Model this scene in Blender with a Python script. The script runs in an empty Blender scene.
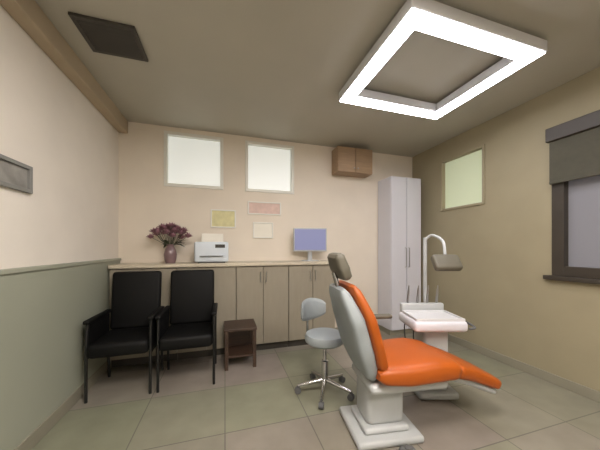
import bpy, bmesh, math, random
from mathutils import Vector, Matrix
random.seed(7)
PI = math.pi
scn = bpy.context.scene
col = scn.collection

# ------------------------------------------------------------------ camera, world, exposure
YAW = math.radians(16.7)
CAM_H = 1.28
cd = bpy.data.cameras.new('camera'); cam = bpy.data.objects.new('camera', cd); col.objects.link(cam)
cam.location = (0, 0, CAM_H)
cam.rotation_euler = (PI/2, 0, -YAW)
cd.sensor_width = 36; cd.lens = 15.0; cd.shift_y = 0.038; cd.clip_start = 0.02
scn.camera = cam
w = bpy.data.worlds.new('world'); scn.world = w; w.use_nodes = True
w.node_tree.nodes['Background'].inputs[0].default_value = (0.75, 0.8, 0.9, 1)
w.node_tree.nodes['Background'].inputs[1].default_value = 0.5
scn.view_settings.view_transform = 'Standard'
scn.view_settings.look = 'None'
scn.view_settings.gamma = 1
scn.view_settings.use_curve_mapping = False
scn.view_settings.exposure = 0.25
FRAME_POWER = 17.0      # radiance of the square ceiling lamp's diffusers
FILL_PANEL_POWER = 58.0      # radiance of the added fill panels, out of view above and behind the camera
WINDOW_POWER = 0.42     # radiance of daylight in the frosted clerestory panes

XL, XR, YB, YF, H = -1.2, 2.97, 3.43, -2.2, 2.78

# ------------------------------------------------------------------ materials
def srgb(r, g, b):
    f = lambda c: (c/255/12.92) if c/255 <= 0.04045 else ((c/255+0.055)/1.055)**2.4
    return (f(r), f(g), f(b), 1)

def mat(name, rgb, rough=0.5, metal=0.0, noise=0.0, scale=8.0, bump=0.0, bscale=60.0, coat=0.0, stretch=None):
    m = bpy.data.materials.new(name); m.use_nodes = True
    nt = m.node_tree; p = nt.nodes['Principled BSDF']
    c = srgb(*rgb)
    p.inputs['Base Color'].default_value = c
    p.inputs['Roughness'].default_value = rough
    p.inputs['Metallic'].default_value = metal
    p.inputs['Coat Weight'].default_value = coat
    tc = nt.nodes.new('ShaderNodeTexCoord')
    src = tc.outputs['Object']
    if stretch:
        mp = nt.nodes.new('ShaderNodeMapping'); mp.inputs['Scale'].default_value = stretch
        nt.links.new(src, mp.inputs['Vector']); src = mp.outputs['Vector']
    if noise > 0:
        n = nt.nodes.new('ShaderNodeTexNoise'); n.inputs['Scale'].default_value = scale
        n.inputs['Detail'].default_value = 4
        nt.links.new(src, n.inputs['Vector'])
        r = nt.nodes.new('ShaderNodeValToRGB')
        r.color_ramp.elements[0].position = 0.3; r.color_ramp.elements[1].position = 0.7
        r.color_ramp.elements[0].color = tuple(min(1, x*(1-noise)) for x in c[:3]) + (1,)
        r.color_ramp.elements[1].color = tuple(min(1, x*(1+noise)) for x in c[:3]) + (1,)
        nt.links.new(n.outputs['Fac'], r.inputs['Fac'])
        nt.links.new(r.outputs['Color'], p.inputs['Base Color'])
    if bump > 0:
        n2 = nt.nodes.new('ShaderNodeTexNoise'); n2.inputs['Scale'].default_value = bscale
        nt.links.new(src, n2.inputs['Vector'])
        b = nt.nodes.new('ShaderNodeBump'); b.inputs['Strength'].default_value = bump; b.inputs['Distance'].default_value = 0.004
        nt.links.new(n2.outputs['Fac'], b.inputs['Height']); nt.links.new(b.outputs['Normal'], p.inputs['Normal'])
    if name == 'black_leather': p.inputs['Specular IOR Level'].default_value = 0.25
    return m

def glow(name, rgb, strength, base=(230, 230, 230)):
    m = mat(name, base, 0.4)
    p = m.node_tree.nodes['Principled BSDF']
    p.inputs['Emission Color'].default_value = srgb(*rgb)
    p.inputs['Emission Strength'].default_value = strength
    return m

def floor_mat():
    m = bpy.data.materials.new('polished_floor_tile'); m.use_nodes = True
    nt = m.node_tree; p = nt.nodes['Principled BSDF']
    tc = nt.nodes.new('ShaderNodeTexCoord')
    br = nt.nodes.new('ShaderNodeTexBrick')
    br.offset = 0; br.squash = 1
    br.inputs['Scale'].default_value = 1.0
    br.inputs['Brick Width'].default_value = 0.6; br.inputs['Row Height'].default_value = 0.6
    br.inputs['Mortar Size'].default_value = 0.004
    br.inputs['Color1'].default_value = srgb(130, 131, 111)
    br.inputs['Color2'].default_value = srgb(138, 128, 121)
    br.inputs['Mortar'].default_value = srgb(98, 96, 86)
    nt.links.new(tc.outputs['Object'], br.inputs['Vector'])
    n = nt.nodes.new('ShaderNodeTexNoise'); n.inputs['Scale'].default_value = 5; n.inputs['Detail'].default_value = 6
    nt.links.new(tc.outputs['Object'], n.inputs['Vector'])
    mx = nt.nodes.new('ShaderNodeMix'); mx.data_type = 'RGBA'; mx.blend_type = 'OVERLAY'
    mx.inputs[0].default_value = 0.25
    nt.links.new(br.outputs['Color'], mx.inputs[6]); nt.links.new(n.outputs['Fac'], mx.inputs[7])
    nt.links.new(mx.outputs[2], p.inputs['Base Color'])
    p.inputs['Roughness'].default_value = 0.32
    return m

M = dict(
    wall_left=mat('cream_wall_paint', (230, 223, 213), 0.7, noise=0.03, scale=3, bump=0.1),
    wall_back=mat('cream_back_wall_paint', (224, 214, 199), 0.7, noise=0.03, scale=3, bump=0.1),
    wall_right=mat('khaki_wall_paint', (154, 145, 119), 0.65, noise=0.04, scale=3, bump=0.1),
    sage=mat('sage_wainscot', (156, 159, 143), 0.45, noise=0.03, scale=2),
    ceiling=mat('taupe_ceiling', (178, 174, 161), 0.6, noise=0.03, scale=2, bump=0.08),
    cornice=mat('tan_cornice', (176, 160, 136), 0.6, noise=0.05, scale=5),
    floor=floor_mat(),
    skirting=mat('skirting_paint', (140, 136, 120), 0.5, noise=0.03),
    white=mat('white_lacquer', (208, 208, 216), 0.3, noise=0.015, scale=4, coat=0.3),
    white_metal=mat('white_powder_coat', (206, 207, 210), 0.4, noise=0.015),
    shell=mat('pale_grey_shell', (176, 179, 180), 0.35, noise=0.02, coat=0.3),
    grey_shell=mat('blue_grey_upholstery', (146, 153, 156), 0.5, noise=0.05, bump=0.1),
    dark=mat('charcoal_plastic', (62, 58, 52), 0.5, noise=0.05),
    headrest=mat('charcoal_headrest_vinyl', (96, 92, 80), 0.5, noise=0.05),
    black=mat('black_leather', (6, 6, 6), 0.6, noise=0.1, scale=12, bump=0.25, bscale=180),
    black_metal=mat('black_metal', (22, 22, 22), 0.35, noise=0.05),
    chrome=mat('chrome', (200, 200, 202), 0.15, 1.0, noise=0.02),
    steel=mat('brushed_steel', (170, 170, 170), 0.35, 1.0, noise=0.04, scale=30),
    orange=mat('orange_vinyl', (166, 78, 6), 0.42, noise=0.05, scale=6, bump=0.12, bscale=160),
    orange_seam=mat('orange_piping', (150, 58, 12), 0.5, noise=0.04),
    taupe=mat('taupe_laminate', (146, 138, 122), 0.5, noise=0.05, scale=4, stretch=(6, 6, 1)),
    worktop=mat('worktop_stone', (196, 186, 166), 0.35, noise=0.06, scale=40),
    brown=mat('dark_brown_wood', (62, 45, 34), 0.5, noise=0.25, scale=5, stretch=(1, 1, 8)),
    tan=mat('tan_brown_wood', (158, 132, 104), 0.5, noise=0.15, scale=4, stretch=(1, 8, 8)),
    frame_dark=mat('dark_window_frame', (56, 50, 42), 0.5, noise=0.1, scale=6),
    blind=mat('dark_olive_blind', (74, 72, 60), 0.8, noise=0.08, scale=20, bump=0.2),
    window_white=mat('white_window_frame', (225, 224, 216), 0.4, noise=0.02),
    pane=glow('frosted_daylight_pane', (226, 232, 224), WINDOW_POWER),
    pane_green=glow('frosted_green_pane', (214, 222, 186), 0.27, (186, 194, 166)),
    pane_grey=glow('frosted_grey_pane', (180, 178, 188), 0.05, (128, 128, 134)),
    diffuser=glow('lamp_diffuser', (250, 247, 253), FRAME_POWER),
    panel=glow('ceiling_panel_diffuser', (255, 246, 238), FILL_PANEL_POWER),
    picture_frame=mat('grey_picture_frame', (128, 128, 126), 0.5, noise=0.05),
    picture=mat('grey_print', (140, 138, 134), 0.5, noise=0.3, scale=9),
    paper=mat('printed_paper', (232, 228, 216), 0.7, noise=0.03),
    paper_yellow=mat('pale_yellow_paper', (214, 208, 160), 0.7, noise=0.1, scale=14),
    paper_pink=mat('pale_pink_paper', (216, 190, 180), 0.7, noise=0.1, scale=14),
    screen=glow('blue_screen', (165, 167, 208), 0.5, (40, 40, 60)),
    mauve=mat('mauve_petal', (160, 118, 130), 0.7, noise=0.25, scale=20),
    leaf=mat('dark_leaf', (60, 66, 48), 0.6, noise=0.2, scale=15),
    vase=mat('mauve_glazed_vase', (120, 96, 98), 0.3, noise=0.1, coat=0.4),
    printer=mat('printer_plastic', (206, 214, 222), 0.4, noise=0.02),
    rubber=mat('grey_rubber', (92, 92, 92), 0.7, noise=0.05),
    lens=mat('lamp_glass', (190, 185, 165), 0.1, noise=0.02, coat=0.6),
)

# ------------------------------------------------------------------ mesh helpers
def new_bm(): return bmesh.new()

def box(bm, x0, x1, y0, y1, z0, z1, bev=0.0, seg=2, mtx=None):
    t = bmesh.new()
    vs = [t.verts.new((x, y, z)) for x in (x0, x1) for y in (y0, y1) for z in (z0, z1)]
    for f in ((0, 1, 3, 2), (4, 6, 7, 5), (0, 4, 5, 1), (2, 3, 7, 6), (0, 2, 6, 4), (1, 5, 7, 3)):
        t.faces.new([vs[i] for i in f])
    if bev > 0:
        bmesh.ops.bevel(t, geom=t.edges[:], offset=bev, segments=seg, affect='EDGES', profile=0.5)
    merge(bm, t, mtx)

def merge(bm, t, mtx=None):
    bmesh.ops.recalc_face_normals(t, faces=t.faces[:])
    if mtx is not None: bmesh.ops.transform(t, matrix=mtx, verts=t.verts[:])
    mp = {v: bm.verts.new(v.co) for v in t.verts}
    for f in t.faces:
        try: bm.faces.new([mp[v] for v in f.verts])
        except ValueError: pass
    t.free()

def lathe(bm, prof, n=24, mtx=None):
    t = bmesh.new(); rings = []
    for r, z in prof:
        if r < 1e-5: rings.append([t.verts.new((0, 0, z))])
        else: rings.append([t.verts.new((r*math.cos(2*PI*i/n), r*math.sin(2*PI*i/n), z)) for i in range(n)])
    for a, b in zip(rings, rings[1:]):
        for i in range(n):
            j = (i+1) % n
            q = [a[i % len(a)], a[j % len(a)], b[j % len(b)], b[i % len(b)]]
            u = []
            for v in q:
                if v not in u: u.append(v)
            if len(u) > 2: t.faces.new(u)
    for ring, rev in ((rings[0], True), (rings[-1], False)):
        if len(ring) > 2: t.faces.new(ring[::-1] if rev else ring)
    merge(bm, t, mtx)

def tube(bm, pts, r, n=10):
    pts = [Vector(p) for p in pts]
    rs = r if isinstance(r, (list, tuple)) else [r]*len(pts)
    t = bmesh.new(); rings = []
    up = None
    for i, p in enumerate(pts):
        d = (pts[min(i+1, len(pts)-1)] - pts[max(i-1, 0)]).normalized()
        if up is None:
            up = Vector((0, 0, 1)) if abs(d.z) < 0.9 else Vector((1, 0, 0))
        a = d.cross(up).normalized(); b = a.cross(d).normalized(); up = b
        rings.append([t.verts.new(p + rs[i]*(a*math.cos(2*PI*k/n)+b*math.sin(2*PI*k/n))) for k in range(n)])
    for A, B in zip(rings, rings[1:]):
        for k in range(n):
            t.faces.new((A[k], A[(k+1) % n], B[(k+1) % n], B[k]))
    t.faces.new(rings[0][::-1]); t.faces.new(rings[-1])
    merge(bm, t)

def smooth_path(pts, n=8):
    P = [Vector(p) for p in pts]; P = [2*P[0]-P[1]] + P + [2*P[-1]-P[-2]]
    out = []
    for i in range(1, len(P)-2):
        for k in range(n):
            t = k/n
            out.append(0.5*((2*P[i]) + (P[i+1]-P[i-1])*t + (2*P[i-1]-5*P[i]+4*P[i+1]-P[i+2])*t*t + (3*P[i]-P[i-1]-3*P[i+1]+P[i+2])*t**3))
    out.append(P[-2]); return out

def cushion(bm, path, widths, thick, round_=0.5, nseg=16):
    """padded slab: centre line in local XZ, rounded section across local Y"""
    pts = smooth_path([(p[0], 0, p[1]) for p in path], 6)
    n = len(pts)
    def lerp(arr, s):
        k = s*(len(arr)-1); i = min(int(k), len(arr)-2); f = k-i
        return arr[i]*(1-f)+arr[i+1]*f
    t = bmesh.new(); rings = []
    for i, p in enumerate(pts):
        s = i/(n-1)
        d = (pts[min(i+1, n-1)]-pts[max(i-1, 0)]).normalized()
        nor = Vector((-d.z, 0, d.x))
        W = lerp(widths, s)/2; T = lerp(thick, s)/2
        e = min(1, min(s, 1-s)*8+0.35)
        e = math.sin(e*PI/2)
        ring = []
        for k in range(nseg*2):
            a = 2*PI*k/(nseg*2)
            ca, sa = math.cos(a), math.sin(a)
            ex = 0.35
            yy = math.copysign(abs(ca)**ex, ca)*W*(0.82+0.18*e)
            zz = math.copysign(abs(sa)**0.55, sa)*T*e
            ring.append(t.verts.new(p + Vector((0, yy, 0)) + nor*zz))
        rings.append(ring)
    m = nseg*2
    for A, B in zip(rings, rings[1:]):
        for k in range(m):
            t.faces.new((A[k], A[(k+1) % m], B[(k+1) % m], B[k]))
    t.faces.new(rings[0][::-1]); t.faces.new(rings[-1])
    merge(bm, t)

def obj(name, bm, material, parent=None, smooth=False, loc=None):
    me = bpy.data.meshes.new(name)
    bm.to_mesh(me); bm.free()
    me.materials.append(material)
    if smooth:
        for p in me.polygons: p.use_smooth = True
        me.set_sharp_from_angle(angle=math.radians(40))
    o = bpy.data.objects.new(name, me); col.objects.link(o)
    if parent is not None: o.parent = parent
    if loc is not None: o.location = loc
    return o

def tag(o, label, cat, group=None):
    o['label'] = label; o['category'] = cat
    if group: o['group'] = group
    return o

def thing(name, label, cat, loc=(0, 0, 0), rotz=0, group=None):
    o = bpy.data.objects.new(name, None); col.objects.link(o)
    o.empty_display_size = 0.1
    o.location = loc; o.rotation_euler = (0, 0, rotz)
    return tag(o, label, cat, group)

def dup(root, loc, rotz, label):
    r = root.copy(); col.objects.link(r); r.location = loc; r.rotation_euler = (0, 0, rotz); r['label'] = label
    for ch in list(root.children):
        c = ch.copy(); col.objects.link(c); c.parent = r
        for g in list(ch.children):
            d = g.copy(); col.objects.link(d); d.parent = c
    return r

def struct(name, bm, material, parent=None):
    o = obj(name, bm, material, parent); o['kind'] = 'structure'; return o

def simple_box(name, dims, material, parent=None, bev=0.0, smooth=False):
    bm = new_bm(); box(bm, *dims, bev=bev); return obj(name, bm, material, parent, smooth)

# ------------------------------------------------------------------ room shell
T = 0.12
bm = new_bm(); box(bm, XL-T, XR+T, YF-T, YB+T, -0.1, 0); struct('floor', bm, M['floor'])
bm = new_bm(); box(bm, XL-T, XR+T, YF-T, YB+T, H, H+0.1); struct('ceiling', bm, M['ceiling'])
bm = new_bm(); box(bm, XL-T, XL, YF-T, YB+T, 0, H); struct('wall_left', bm, M['wall_left'])
bm = new_bm(); box(bm, XL, XR, YF-T, YF, 0, H); struct('wall_front', bm, M['wall_left'])

def wall_holes(name, a0, a1, holes, fixed, material, axis):
    """solid wall with rectangular openings; a runs along the wall, holes = (a0, a1, z0, z1)"""
    xs = sorted({a0, a1, *[h[0] for h in holes], *[h[1] for h in holes]})
    zs = sorted({0, H, *[h[2] for h in holes], *[h[3] for h in holes]})
    bm = new_bm()
    for i in range(len(xs)-1):
        for j in range(len(zs)-1):
            cx, cz = (xs[i]+xs[i+1])/2, (zs[j]+zs[j+1])/2
            if any(h[0] < cx < h[1] and h[2] < cz < h[3] for h in holes): continue
            if axis == 'x': box(bm, xs[i], xs[i+1], fixed, fixed+T, zs[j], zs[j+1])
            else: box(bm, fixed, fixed+T, xs[i], xs[i+1], zs[j], zs[j+1])
    struct(name, bm, material)

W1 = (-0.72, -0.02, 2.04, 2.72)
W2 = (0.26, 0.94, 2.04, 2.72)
W3 = (2.22, 2.86, 1.80, 2.52)
W4 = (0.25, 1.58, 1.02, 2.36)
wall_holes('wall_back', XL, XR, [W1, W2], YB, M['wall_back'], 'x')
wall_holes('wall_right', YF-T, YB+T, [W3, W4], XR, M['wall_right'], 'y')

def window(name, hole, axis, fixed, fm, pm, fw, mullion=False):
    a0, a1, z0, z1 = hole
    def bx(bm, p0, p1, d0, d1, q0, q1, bev=0.0):
        if axis == 'x': box(bm, p0, p1, fixed+d0, fixed+d1, q0, q1, bev)
        else: box(bm, fixed+d0, fixed+d1, p0, p1, q0, q1, bev)
    bm = new_bm()
    bx(bm, a0, a0+fw, -0.015, 0.08, z0, z1, 0.004); bx(bm, a1-fw, a1, -0.015, 0.08, z0, z1, 0.004)
    bx(bm, a0+fw, a1-fw, -0.015, 0.08, z0, z0+fw, 0.004); bx(bm, a0+fw, a1-fw, -0.015, 0.08, z1-fw, z1, 0.004)
    if mullion:
        c = (a0+a1)/2; bx(bm, c-fw*0.35, c+fw*0.35, -0.005, 0.07, z0+fw, z1-fw, 0.004)
    f = struct(name, bm, fm)
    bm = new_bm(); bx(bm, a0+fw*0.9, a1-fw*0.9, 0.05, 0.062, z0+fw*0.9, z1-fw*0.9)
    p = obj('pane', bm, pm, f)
    return f, bx

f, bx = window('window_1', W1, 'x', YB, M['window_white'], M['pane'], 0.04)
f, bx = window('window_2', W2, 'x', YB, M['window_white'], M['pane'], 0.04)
f, bx = window('window_3', W3, 'y', XR, M['wall_right'], M['pane_green'], 0.03)
f, bx = window('window_4', W4, 'y', XR, M['frame_dark'], M['pane_grey'], 0.09, True)
bm = new_bm(); bx(bm, W4[0]-0.02, W4[1]+0.02, -0.07, -0.017, 2.27, 2.40, 0.008); obj('blind_cassette', bm, M['frame_dark'], f)
bm = new_bm()
bx(bm, W4[0]+0.0, W4[1]-0.0, -0.045, -0.038, 1.90, 2.27); bx(bm, W4[0], W4[1], -0.052, -0.030, 1.875, 1.90, 0.004)
obj('roller_blind', bm, M['blind'], f)
bm = new_bm(); bx(bm, W4[0]-0.05, W4[1]+0.05, -0.05, -0.0, W4[2]-0.04, W4[2], 0.006); obj('window_sill', bm, M['frame_dark'], f)

# wainscot, rail, skirtings, cornice
WH = 1.16
bm = new_bm(); box(bm, XL, XL+0.018, YF, YB, 0.10, WH-0.03); struct('trim_1', bm, M['sage'])
bm = new_bm(); box(bm, XL, XL+0.03, YF, YB, WH-0.03, WH, 0.006); struct('trim_2', bm, M['sage'])
bm = new_bm(); box(bm, XL, XL+0.026, YF, YB, 0, 0.10, 0.004); struct('baseboard_left', bm, M['skirting'])
bm = new_bm(); box(bm, XR-0.016, XR, YF, YB, 0, 0.09, 0.004); struct('baseboard_right', bm, M['skirting'])
bm = new_bm(); box(bm, XL+0.03, XR-0.016, YB-0.016, YB, 0, 0.09, 0.004); struct('baseboard_back', bm, M['skirting'])
bm = new_bm(); box(bm, XL, XL+0.10, YF, YB, H-0.15, H, 0.01); struct('trim_3', bm, M['cornice'])

# ------------------------------------------------------------------ ceiling things
def square_lamp(name, label, cx, cy, wx, wy, band, emis):
    t = thing(name, label, 'ceiling light', (cx, cy, H))
    z0, z1 = -0.11, -0.03
    bm = new_bm()
    X, Y, b = wx/2, wy/2, band
    box(bm, -X, X, Y-b, Y, z0, z1, 0.008); box(bm, -X, X, -Y, -Y+b, z0, z1, 0.008)
    box(bm, -X, -X+b, -Y+b, Y-b, z0, z1, 0.008); box(bm, X-b, X, -Y+b, Y-b, z0, z1, 0.008)
    obj('housing', bm, M['white_metal'], t)
    e = 0.01
    for q in ((-X+e, X-e, Y-b+e, Y-e), (-X+e, X-e, -Y+e, -Y+b-e), (-X+e, -X+b-e, -Y+b-e, Y-b+e), (X-b+e, X-e, -Y+b-e, Y-b+e)):
        bm = new_bm(); box(bm, *q, z0-0.008, z0+0.002, 0.003); obj('diffuser', bm, emis, t)
    for sx in (-1, 1):
        for sy in (-1, 1):
            bm = new_bm(); lathe(bm, [(0.02, z1-0.005), (0.02, 0)], 12, Matrix.Translation((sx*(X-b/2), sy*(Y-b/2), 0)))
            obj('mount', bm, M['white_metal'], t, True)
    return t
square_lamp('square_ceiling_lamp', 'white glowing square frame lamp on the ceiling above the orange dental chair', 1.61, 1.68, 1.16, 0.98, 0.13, M['diffuser'])

t = thing('ceiling_vent', 'dark grey louvred vent set in the ceiling near the left wall', 'vent', (-0.77, 2.1, H), 0)
bm = new_bm()
for s in (-1, 1):
    box(bm, s*0.17-0.015, s*0.17+0.015, -0.16, 0.16, -0.02, 0, 0.003); box(bm, -0.155, 0.155, s*0.145-0.015, s*0.145+0.015, -0.02, 0, 0.003)
obj('frame', bm, M['dark'], t)
bm = new_bm(); box(bm, -0.155, 0.155, -0.13, 0.13, -0.004, 0); obj('duct_opening', bm, M['black_metal'], t)
bm = new_bm()
for i in range(8):
    box(bm, -0.155, 0.155, -0.002, 0.002, -0.012, 0.012, mtx=Matrix.Translation((0, -0.115+i*0.033, -0.013)) @ Matrix.Rotation(0.6, 4, 'X'))
obj('slats', bm, M['dark'], t)

for i, (x, y) in enumerate(((0.25, 0.35), (1.3, -0.9))):  # added fill lights, unseen by the camera, that brighten the room
    t = thing('ceiling_panel_lamp', ['flush warm ceiling panel lamp just in front of the dark ceiling vent', 'flush warm ceiling panel lamp over the entrance by the dark window'][i], 'ceiling light', (x, y, H), 0, 'ceiling panel lamps over the entrance')
    bm = new_bm()
    for s in (-1, 1):
        box(bm, s*0.31-0.02, s*0.31+0.02, -0.33, 0.33, -0.03, 0, 0.004); box(bm, -0.29, 0.29, s*0.31-0.02, s*0.31+0.02, -0.03, 0, 0.004)
    obj('frame', bm, M['white_metal'], t)
    bm = new_bm(); box(bm, -0.29, 0.29, -0.29, 0.29, -0.02, -0.005); obj('diffuser', bm, M['panel'], t)

# ------------------------------------------------------------------ left wall picture
t = thing('framed_picture', 'small grey landscape picture in a grey frame on the left wall', 'picture', (XL, 1.82, 1.71))
bm = new_bm()
for s in (-1, 1):
    box(bm, 0, 0.025, s*0.19-0.012, s*0.19+0.012, -0.085, 0.085, 0.003); box(bm, 0, 0.025, -0.178, 0.178, s*0.073-0.012, s*0.073+0.012, 0.003)
obj('frame', bm, M['picture_frame'], t)
bm = new_bm(); box(bm, 0, 0.010, -0.178, 0.178, -0.061, 0.061); obj('print', bm, M['picture'], t)

# ------------------------------------------------------------------ low cabinets along the back wall
CF, CTOP = 3.08, 1.06
n_cab, cx0, cx1 = 4, XL+0.035, 1.42
cw = (cx1-cx0)/n_cab
cab_labels = ['taupe low cabinet in the corner, behind the black chair by the wall',
              'taupe low cabinet behind the right black chair and under the printer',
              'taupe low cabinet directly right of the brown side table',
              'taupe low cabinet under the blue screen monitor']
def make_cabinet():
    t = thing('low_cabinet', cab_labels[0], 'cabinet', (cx0, 0, 0), 0, 'taupe low cabinets along the back wall')
    g = 0.002
    bm = new_bm(); box(bm, g, cw-g, CF+0.02, YB-0.018, 0.09, CTOP-0.002, 0.002); obj('body', bm, M['taupe'], t)
    bm = new_bm(); box(bm, g, cw-g, CF+0.06, YB-0.03, 0, 0.09); obj('plinth', bm, M['dark'], t)
    h = cw/2
    for k in range(2):
        bm = new_bm(); box(bm, k*h+0.005, (k+1)*h-0.005, CF, CF+0.019, 0.10, CTOP-0.012, 0.003); d = obj('door', bm, M['taupe'], t)
        xh = h-0.035 if k == 0 else h+0.035
        bm = new_bm(); tube(bm, [(xh, CF, 0.86), (xh, CF-0.022, 0.86), (xh, CF-0.022, 0.98), (xh, CF, 0.98)], 0.005, 8)
        obj('handle', bm, M['steel'], d, True)
    return t
c0 = make_cabinet()
for i in range(1, n_cab): dup(c0, (cx0+i*cw, 0, 0), 0, cab_labels[i])
bm = new_bm(); box(bm, cx0, cx1+0.02, CF-0.025, YB-0.001, CTOP, CTOP+0.04, 0.006)
tag(obj('worktop', bm, M['worktop']), 'long pale stone worktop over the taupe cabinets along the back wall', 'worktop')
ZT = CTOP+0.04

# flowers
t = thing('flower_vase', 'vase of dark mauve flowers on the worktop behind the black chairs', 'vase', (-0.61, 3.23, ZT))
bm = new_bm(); lathe(bm, [(0.0, 0), (0.05, 0), (0.062, 0.04), (0.07, 0.10), (0.055, 0.165), (0.036, 0.20), (0.044, 0.22), (0.036, 0.218), (0.03, 0.20), (0.0, 0.19)], 28)
obj('vase', bm, M['vase'], t, True)
stems, leaves = new_bm(), new_bm()
heads = []
for i in range(26):
    a = i*2.4; r = 0.18*math.sqrt((i+0.5)/26)
    p = Vector((r*math.cos(a)*1.15, r*math.sin(a)*0.7, 0.31 + 0.13*(1-(r/0.18)**2) + random.uniform(-0.015, 0.015)))
    heads.append(p)
    tube(stems, smooth_path([(p.x*0.08, p.y*0.08, 0.19), (p.x*0.45, p.y*0.45, 0.24), p], 4), 0.0025, 6)
for i in range(14):
    a = i*2.1; d = Vector((math.cos(a), 0.6*math.sin(a), 0))
    b = d*0.03+Vector((0, 0, 0.22)); e = d*0.17+Vector((0, 0, 0.22+0.05*math.sin(i*1.7)))
    s = Vector((-d.y, d.x, 0.2)).normalized()*0.022; m = (b+e)/2+Vector((0, 0, 0.025))
    vs = [leaves.verts.new(v) for v in (b, m+s, e, m-s)]
    mid = leaves.verts.new(m-Vector((0, 0, 0.006)))
    for k in range(4): leaves.faces.new((vs[k], vs[(k+1) % 4], mid))
obj('stems', stems, M['leaf'], t, True); obj('leaves', leaves, M['leaf'], t)
def flower(p, r):
    bm = new_bm()
    for ring, (rr, n, up) in enumerate(((1, 8, 0.15), (0.72, 7, 0.45), (0.42, 5, 0.8))):
        for k in range(n):
            a = 2*PI*k/n+ring*0.4; d = Vector((math.cos(a), math.sin(a), 0)); s = Vector((-d.y, d.x, 0))
            tip = d*r*rr+Vector((0, 0, r*up)); w_ = r*rr*0.42; mid = tip*0.62+Vector((0, 0, -r*0.08))
            v = [bm.verts.new(q) for q in (Vector((0, 0, -r*0.3)), mid+s*w_, tip, mid-s*w_)]
            bm.faces.new(v)
    lathe(bm, [(0, -r*0.35), (r*0.3, -r*0.2), (r*0.34, r*0.25), (r*0.15, r*0.55), (0, r*0.6)], 8)
    return obj('flower', bm, M['mauve'], t, loc=p)
for p in heads: flower(p, random.uniform(0.052, 0.064))

# printer
t = thing('printer', 'white box printer with a paper sheet tray on the worktop beside the mauve flowers', 'printer', (-0.15, 3.23, ZT), 0)
bm = new_bm(); box(bm, -0.19, 0.19, -0.13, 0.13, 0.012, 0.25, 0.02, 3); obj('body', bm, M['printer'], t, True)
bm = new_bm(); box(bm, -0.15, 0.15, -0.13, 0.11, 0.0, 0.012); obj('foot_base', bm, M['dark'], t)
bm = new_bm(); box(bm, -0.13, 0.13, -0.155, -0.125, 0.08, 0.086, 0.001); obj('output_tray', bm, M['rubber'], t)
bm = new_bm(); box(bm, -0.13, 0.13, -0.002, 0.002, 0, 0.12, mtx=Matrix.Translation((0, 0.09, 0.245)) @ Matrix.Rotation(-0.3, 4, 'X')); obj('paper_feed', bm, M['paper'], t)
bm = new_bm(); box(bm, 0.04, 0.15, -0.134, -0.128, 0.18, 0.22, 0.001); obj('control_panel', bm, M['dark'], t)

# monitor
t = thing('monitor', 'computer monitor with a pale blue screen on the worktop near its right end', 'monitor', (1.12, 3.24, ZT), math.radians(-10))
bm = new_bm(); box(bm, -0.23, 0.23, 0.0, 0.03, 0.13, 0.45, 0.006); obj('casing', bm, M['shell'], t)
bm = new_bm(); box(bm, -0.215, 0.215, -0.003, 0.001, 0.15, 0.435); obj('screen', bm, M['screen'], t)
bm = new_bm(); box(bm, -0.03, 0.03, 0.03, 0.05, 0.008, 0.32, 0.004); obj('stand', bm, M['shell'], t)
bm = new_bm(); box(bm, -0.11, 0.11, -0.06, 0.10, 0, 0.01, 0.004); obj('base', bm, M['shell'], t)

# notices on the back wall
for x, z, w_, h_, m, lab in ((-0.02, 1.66, 0.30, 0.22, 'paper_yellow', 'pale yellow framed notice on the back wall above the white printer'),
                             (0.52, 1.82, 0.44, 0.16, 'paper_pink', 'wide pale pink framed notice under the right bright window'),
                             (0.50, 1.52, 0.26, 0.20, 'paper', 'cream framed notice on the back wall left of the monitor')):
    t = thing('framed_notice', lab, 'notice', (x, YB, z), 0, 'framed notices on the back wall')
    bm = new_bm()
    for s in (-1, 1):
        box(bm, s*w_/2-0.008, s*w_/2+0.008, -0.018, 0, -h_/2-0.008, h_/2+0.008, 0.002); box(bm, -w_/2+0.008, w_/2-0.008, -0.018, 0, s*h_/2-0.008, s*h_/2+0.008, 0.002)
    obj('frame', bm, M['window_white'], t)
    bm = new_bm(); box(bm, -w_/2+0.008, w_/2-0.008, -0.008, 0, -h_/2+0.008, h_/2-0.008); obj('sheet', bm, M[m], t)

# high brown wall cabinet
t = thing('wall_cabinet', 'small brown wooden cabinet high on the back wall right of the windows', 'cabinet', (1.52, YB, 2.36))
bm = new_bm(); box(bm, 0, 0.56, -0.20, 0, 0, 0.36, 0.004); obj('body', bm, M['tan'], t)
for k in range(2):
    bm = new_bm(); box(bm, k*0.28+0.004, k*0.28+0.276, -0.218, -0.20, 0.004, 0.356, 0.003); d = obj('door', bm, M['tan'], t)
    xk = 0.25 if k == 0 else 0.31
    bm = new_bm(); lathe(bm, [(0.004, 0), (0.004, 0.012), (0.011, 0.018), (0.008, 0.026), (0, 0.027)], 12, Matrix.Translation((xk, -0.218, 0.06)) @ Matrix.Rotation(PI/2, 4, 'X'))
    obj('knob', bm, M['steel'], d, True)

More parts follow.
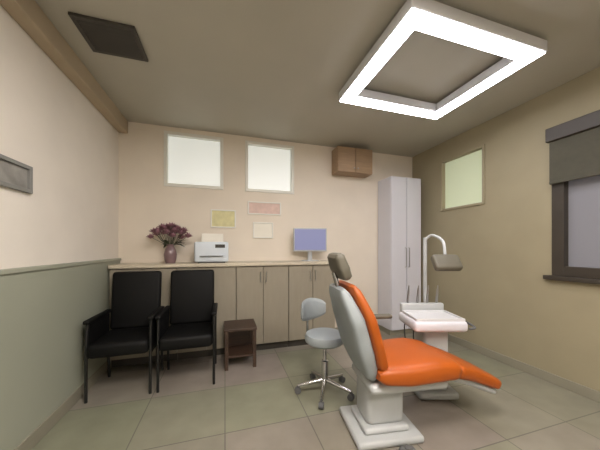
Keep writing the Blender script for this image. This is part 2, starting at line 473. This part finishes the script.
# tall white cabinet in the corner
t = thing('tall_cabinet', 'tall narrow white two-door cabinet in the back right corner', 'cabinet', (2.30, 3.07, 0))
bm = new_bm(); box(bm, 0, 0.52, 0.02, 0.34, 0.08, 2.32, 0.003); obj('body', bm, M['white'], t)
bm = new_bm(); box(bm, 0.01, 0.51, 0.05, 0.33, 0, 0.08); obj('plinth', bm, M['skirting'], t)
for k in range(2):
    bm = new_bm(); box(bm, k*0.26+0.004, k*0.26+0.256, 0, 0.019, 0.085, 2.315, 0.003); d = obj('door', bm, M['white'], t)
    xk = 0.232 if k == 0 else 0.288
    bm = new_bm(); tube(bm, [(xk, 0, 1.0), (xk, -0.028, 1.0), (xk, -0.028, 1.28), (xk, 0, 1.28)], 0.006, 8); obj('handle', bm, M['steel'], d, True)

# ------------------------------------------------------------------ waiting chairs
def make_waiting_chair():
    t = thing('waiting_chair', 'black leather waiting chair against the left wall', 'chair', (0, 0, 0), 0, 'black waiting chairs')
    # faces -Y
    bm = new_bm(); box(bm, -0.225, 0.225, -0.27, 0.19, 0.36, 0.48, 0.035, 4); obj('seat', bm, M['black'], t, True)
    R = Matrix.Translation((0, 0.185, 0.49)) @ Matrix.Rotation(math.radians(-7), 4, 'X')
    bm = new_bm(); box(bm, -0.22, 0.22, -0.035, 0.04, -0.02, 0.55, 0.03, 4, mtx=R); obj('backrest', bm, M['black'], t, True)
    for s in (-1, 1):
        bm = new_bm(); tube(bm, smooth_path([(s*0.235, -0.235, 0.0), (s*0.235, -0.23, 0.45), (s*0.235, -0.21, 0.645)], 4), 0.012); obj('leg', bm, M['black_metal'], t, True)
        bm = new_bm(); tube(bm, smooth_path([(s*0.235, 0.20, 0.0), (s*0.235, 0.17, 0.40), (s*0.235, 0.17, 0.645)], 4), 0.012); obj('leg', bm, M['black_metal'], t, True)
        bm = new_bm(); box(bm, s*0.235-0.024, s*0.235+0.024, -0.24, 0.20, 0.64, 0.675, 0.012, 3); obj('armrest', bm, M['black'], t, True)
        bm = new_bm(); box(bm, s*0.235-0.011, s*0.235+0.011, -0.215, 0.16, 0.35, 0.645, 0.008, 2); obj('side_panel', bm, M['black'], t, True)
    bm = new_bm(); tube(bm, [(-0.235, -0.1, 0.36), (0.235, -0.1, 0.36)], 0.010); tube(bm, [(-0.235, 0.1, 0.36), (0.235, 0.1, 0.36)], 0.010); obj('cross_rail', bm, M['black_metal'], t, True)
    return t
ch = make_waiting_chair()
ch.location = (-0.865, 2.72, 0); ch['label'] = 'black leather waiting chair nearest the sage left wall'
dup(ch, (-0.335, 2.72, 0), 0, 'black leather waiting chair next to the brown side table')

# brown side table
t = thing('side_table', 'low dark brown wooden side table beside the black chairs', 'table', (0.16, 2.87, 0))
bm = new_bm(); box(bm, -0.17, 0.17, -0.17, 0.17, 0.40, 0.43, 0.005); obj('tabletop', bm, M['brown'], t)
bm = new_bm(); box(bm, -0.15, 0.15, -0.15, 0.15, 0.12, 0.14, 0.003); obj('shelf', bm, M['brown'], t)
for sx in (-1, 1):
    for sy in (-1, 1):
        bm = new_bm(); box(bm, sx*0.145-0.018, sx*0.145+0.018, sy*0.145-0.018, sy*0.145+0.018, 0, 0.40, 0.003); obj('leg', bm, M['brown'], t)
bm = new_bm()
for s in (-1, 1): box(bm, s*0.15-0.008, s*0.15+0.008, -0.127, 0.127, 0.33, 0.40)
box(bm, -0.127, 0.127, 0.14, 0.158, 0.14, 0.40)
obj('apron', bm, M['brown'], t)

# ------------------------------------------------------------------ dental chair (local +X towards the feet)
def room(xc, zc):
    return (xc*math.cos(YAW)+zc*math.sin(YAW), -xc*math.sin(YAW)+zc*math.cos(YAW))
px, py = room(0.62, 1.80)
ang = math.radians(9) - YAW
t = thing('dental_chair', 'orange upholstered reclining dental chair with pale grey base', 'dental chair', (px, py, 0), ang)
bm = new_bm(); box(bm, -0.29, 0.17, -0.20, 0.20, 0, 0.05, 0.02, 3); box(bm, -0.22, 0.10, -0.14, 0.14, 0.045, 0.09, 0.02, 3); obj('base', bm, M['shell'], t, True)
bm = new_bm()
box(bm, -0.19, 0.08, -0.11, 0.11, 0.08, 0.36, 0.04, 4); obj('pedestal', bm, M['shell'], t, True)
bm = new_bm(); box(bm, -0.20, 0.36, -0.19, 0.19, 0.33, 0.40, 0.034, 4); obj('seat_shell', bm, M['shell'], t, True)
bm = new_bm(); cushion(bm, [(-0.16, 0.47), (0.05, 0.465), (0.26, 0.475), (0.42, 0.46)], [0.50, 0.52, 0.52, 0.48], [0.12, 0.15, 0.15, 0.12]); obj('seat', bm, M['orange'], t, True)
bm = new_bm(); cushion(bm, [(0.40, 0.455), (0.54, 0.41), (0.68, 0.35), (0.80, 0.295)], [0.46, 0.40, 0.36, 0.32], [0.11, 0.10, 0.09, 0.08]); lr = obj('leg_rest', bm, M['orange'], t, True)
bm = new_bm(); cushion(bm, [(0.40, 0.385), (0.54, 0.345), (0.68, 0.285), (0.78, 0.24)], [0.34, 0.32, 0.30, 0.28], [0.05, 0.05, 0.05, 0.04]); obj('leg_rest_shell', bm, M['shell'], t, True)
bm = new_bm(); cushion(bm, [(-0.12, 0.50), (-0.165, 0.66), (-0.22, 0.84), (-0.30, 1.03)], [0.46, 0.50, 0.50, 0.36], [0.08, 0.08, 0.08, 0.06]); obj('backrest', bm, M['orange'], t, True)
bm = new_bm(); cushion(bm, [(-0.16, 0.42), (-0.23, 0.60), (-0.295, 0.82), (-0.37, 1.01)], [0.34, 0.44, 0.46, 0.30], [0.10, 0.12, 0.11, 0.07]); obj('backrest_shell', bm, M['grey_shell'], t, True)
bm = new_bm(); tube(bm, [(-0.35, 0, 0.98), (-0.39, 0, 1.11)], 0.016); hp = obj('headrest_post', bm, M['chrome'], t, True)
bm = new_bm(); cushion(bm, [(-0.32, 1.07), (-0.35, 1.14), (-0.385, 1.24)], [0.24, 0.27, 0.24], [0.07, 0.085, 0.07]); obj('headrest', bm, M['headrest'], t, True)['label'] = 'charcoal headrest'
for s in (1,):
    bm = new_bm(); tube(bm, smooth_path([(-0.10, s*0.255, 0.44), (-0.16, s*0.285, 0.56), (-0.12, s*0.29, 0.66), (0.02, s*0.29, 0.685)], 6), 0.014); a = obj('armrest_bracket', bm, M['shell'], t, True)
    bm = new_bm(); box(bm, -0.10, 0.20, s*0.29-0.03, s*0.29+0.03, 0.685, 0.72, 0.014, 3); obj('armrest', bm, M['headrest'], t, True)
bm = new_bm(); box(bm, -0.05, 0.05, -0.30, -0.24, 0, 0.05, 0.015, 3); lathe(bm, [(0.02, 0.045), (0.02, 0.06), (0, 0.062)], 12, Matrix.Translation((0, -0.27, 0)))
box(bm, -0.012, 0.012, -0.245, -0.20, 0.0, 0.012)
obj('foot_control', bm, M['rubber'], t, True)

# ------------------------------------------------------------------ dental unit behind the chair
ux, uy = room(1.17, 2.24)
t = thing('dental_unit', 'white dental delivery unit with instrument tray and lamp behind the orange chair', 'dental unit', (ux, uy, 0), -YAW)
bm = new_bm(); box(bm, -0.17, 0.17, -0.15, 0.15, 0, 0.06, 0.02, 3); obj('base', bm, M['shell'], t, True)
bm = new_bm(); box(bm, -0.11, 0.11, -0.10, 0.10, 0.05, 0.60, 0.03, 4); obj('column', bm, M['shell'], t, True)
bm = new_bm(); box(bm, -0.24, 0.20, -0.22, 0.14, 0.59, 0.68, 0.03, 4); tb = obj('tray_body', bm, M['white'], t, True)
bm = new_bm()
box(bm, -0.21, 0.17, -0.19, 0.08, 0.678, 0.684)
for q in ((-0.22, -0.21, -0.20, 0.09), (0.17, 0.18, -0.20, 0.09), (-0.21, 0.17, -0.20, -0.19), (-0.21, 0.17, 0.08, 0.09)): box(bm, *q, 0.678, 0.70, 0.002)
obj('tray', bm, M['white_metal'], t)
bm = new_bm(); tube(bm, smooth_path([(0.225, -0.18, 0.61), (0.27, -0.18, 0.62), (0.28, -0.10, 0.63), (0.27, 0.02, 0.63), (0.195, 0.02, 0.62)], 5), 0.010); obj('tray_handle', bm, M['rubber'], tb, True)
bm = new_bm(); box(bm, -0.22, 0.18, 0.10, 0.15, 0.67, 0.76, 0.012, 3); obj('instrument_rail', bm, M['shell'], t, True)
for i in range(4):
    x = -0.15+i*0.09
    bm = new_bm(); lathe(bm, [(0.008, 0), (0.012, 0.02), (0.010, 0.12), (0.007, 0.15), (0.004, 0.175), (0, 0.177)], 12, Matrix.Translation((x, 0.125, 0.755)) @ Matrix.Rotation(0.15, 4, 'X'))
    hp = obj('handpiece', bm, M['steel'], t, True)
    bm = new_bm(); tube(bm, smooth_path([(x, 0.14, 0.68), (x, 0.20, 0.50), (x*0.8, 0.22, 0.32), (x*0.6, 0.16, 0.25), (x*0.5, 0.095, 0.30)], 6), 0.006, 8); obj('hose', bm, M['rubber'], hp, True)
bm = new_bm(); tube(bm, [(0.05, 0.06, 0.55), (0.05, 0.16, 0.62), (0.05, 0.20, 0.80), (0.05, 0.20, 1.38)], 0.018); obj('lamp_post', bm, M['shell'], t, True)
bm = new_bm(); tube(bm, smooth_path([(0.05, 0.20, 1.36), (0.10, 0.16, 1.40), (0.12, 0.02, 1.34), (0.10, -0.05, 1.22)], 6), 0.013); arm = obj('lamp_arm', bm, M['shell'], t, True)
R = Matrix.Translation((0.09, -0.06, 1.13)) @ Matrix.Rotation(math.radians(52), 4, 'X')
bm = new_bm(); box(bm, -0.115, 0.115, -0.075, 0.075, 0.0, 0.07, 0.025, 4, mtx=R); lh = obj('lamp_head', bm, M['headrest'], t, True)
bm = new_bm(); box(bm, -0.085, 0.085, -0.05, 0.05, -0.004, 0.004, 0.002, mtx=R); obj('lamp_glass', bm, M['lens'], lh, True)

# ------------------------------------------------------------------ dentist's stool
sx_, sy_ = room(0.22, 2.22)
t = thing('operator_stool', 'blue-grey wheeled stool with a curved backrest behind the dental chair', 'stool', (sx_, sy_, 0), math.radians(25))
bm = new_bm(); lathe(bm, [(0, 0.44), (0.15, 0.44), (0.175, 0.46), (0.18, 0.49), (0.165, 0.52), (0.10, 0.53), (0, 0.532)], 32); obj('seat', bm, M['grey_shell'], t, True)
bm = new_bm(); lathe(bm, [(0.03, 0.09), (0.03, 0.28), (0.018, 0.285), (0.018, 0.445)], 16); obj('gas_lift', bm, M['chrome'], t, True)
for k in range(5):
    a = 2*PI*k/5; d = Vector((math.cos(a), math.sin(a), 0))
    bm = new_bm(); tube(bm, [d*0.02+Vector((0, 0, 0.11)), d*0.24+Vector((0, 0, 0.07))], [0.02, 0.013]); l = obj('leg', bm, M['chrome'], t, True)
    bm = new_bm(); lathe(bm, [(0.026, -0.02), (0.028, 0), (0.026, 0.02)], 16, Matrix.Translation(d*0.24+Vector((0, 0, 0.028))) @ Matrix.Rotation(a, 4, 'Z') @ Matrix.Rotation(PI/2, 4, 'X'))
    tube(bm, [d*0.24+Vector((0, 0, 0.028)), d*0.24+Vector((0, 0, 0.07))], 0.007)
    obj('caster', bm, M['rubber'], l, True)
bm = new_bm(); tube(bm, smooth_path([(0, 0.05, 0.435), (0, 0.20, 0.44), (0, 0.225, 0.55), (0, 0.21, 0.72)], 6), 0.011); obj('back_bracket', bm, M['chrome'], t, True)
bm = new_bm()
tt = bmesh.new(); rings = []
for i in range(15):
    a = math.radians(-50+100*i/14) + PI/2
    r = 0.20; e = max(0.3, math.sin(PI*(i+0.5)/15)**0.35)
    c = Vector((r*math.cos(a)*1.0, r*math.sin(a), 0.70))
    dn = Vector((math.cos(a), math.sin(a), 0))
    rings.append([tt.verts.new(c + dn*0.022*e*math.cos(b) + Vector((0, 0, 0.105*e*math.copysign(abs(math.sin(b))**0.6, math.sin(b))))) for b in [2*PI*k/14 for k in range(14)]])
for A, B in zip(rings, rings[1:]):
    for k in range(14): tt.faces.new((A[k], A[(k+1) % 14], B[(k+1) % 14], B[k]))
tt.faces.new(rings[0][::-1]); tt.faces.new(rings[-1]); merge(bm, tt)
obj('backrest', bm, M['grey_shell'], t, True)
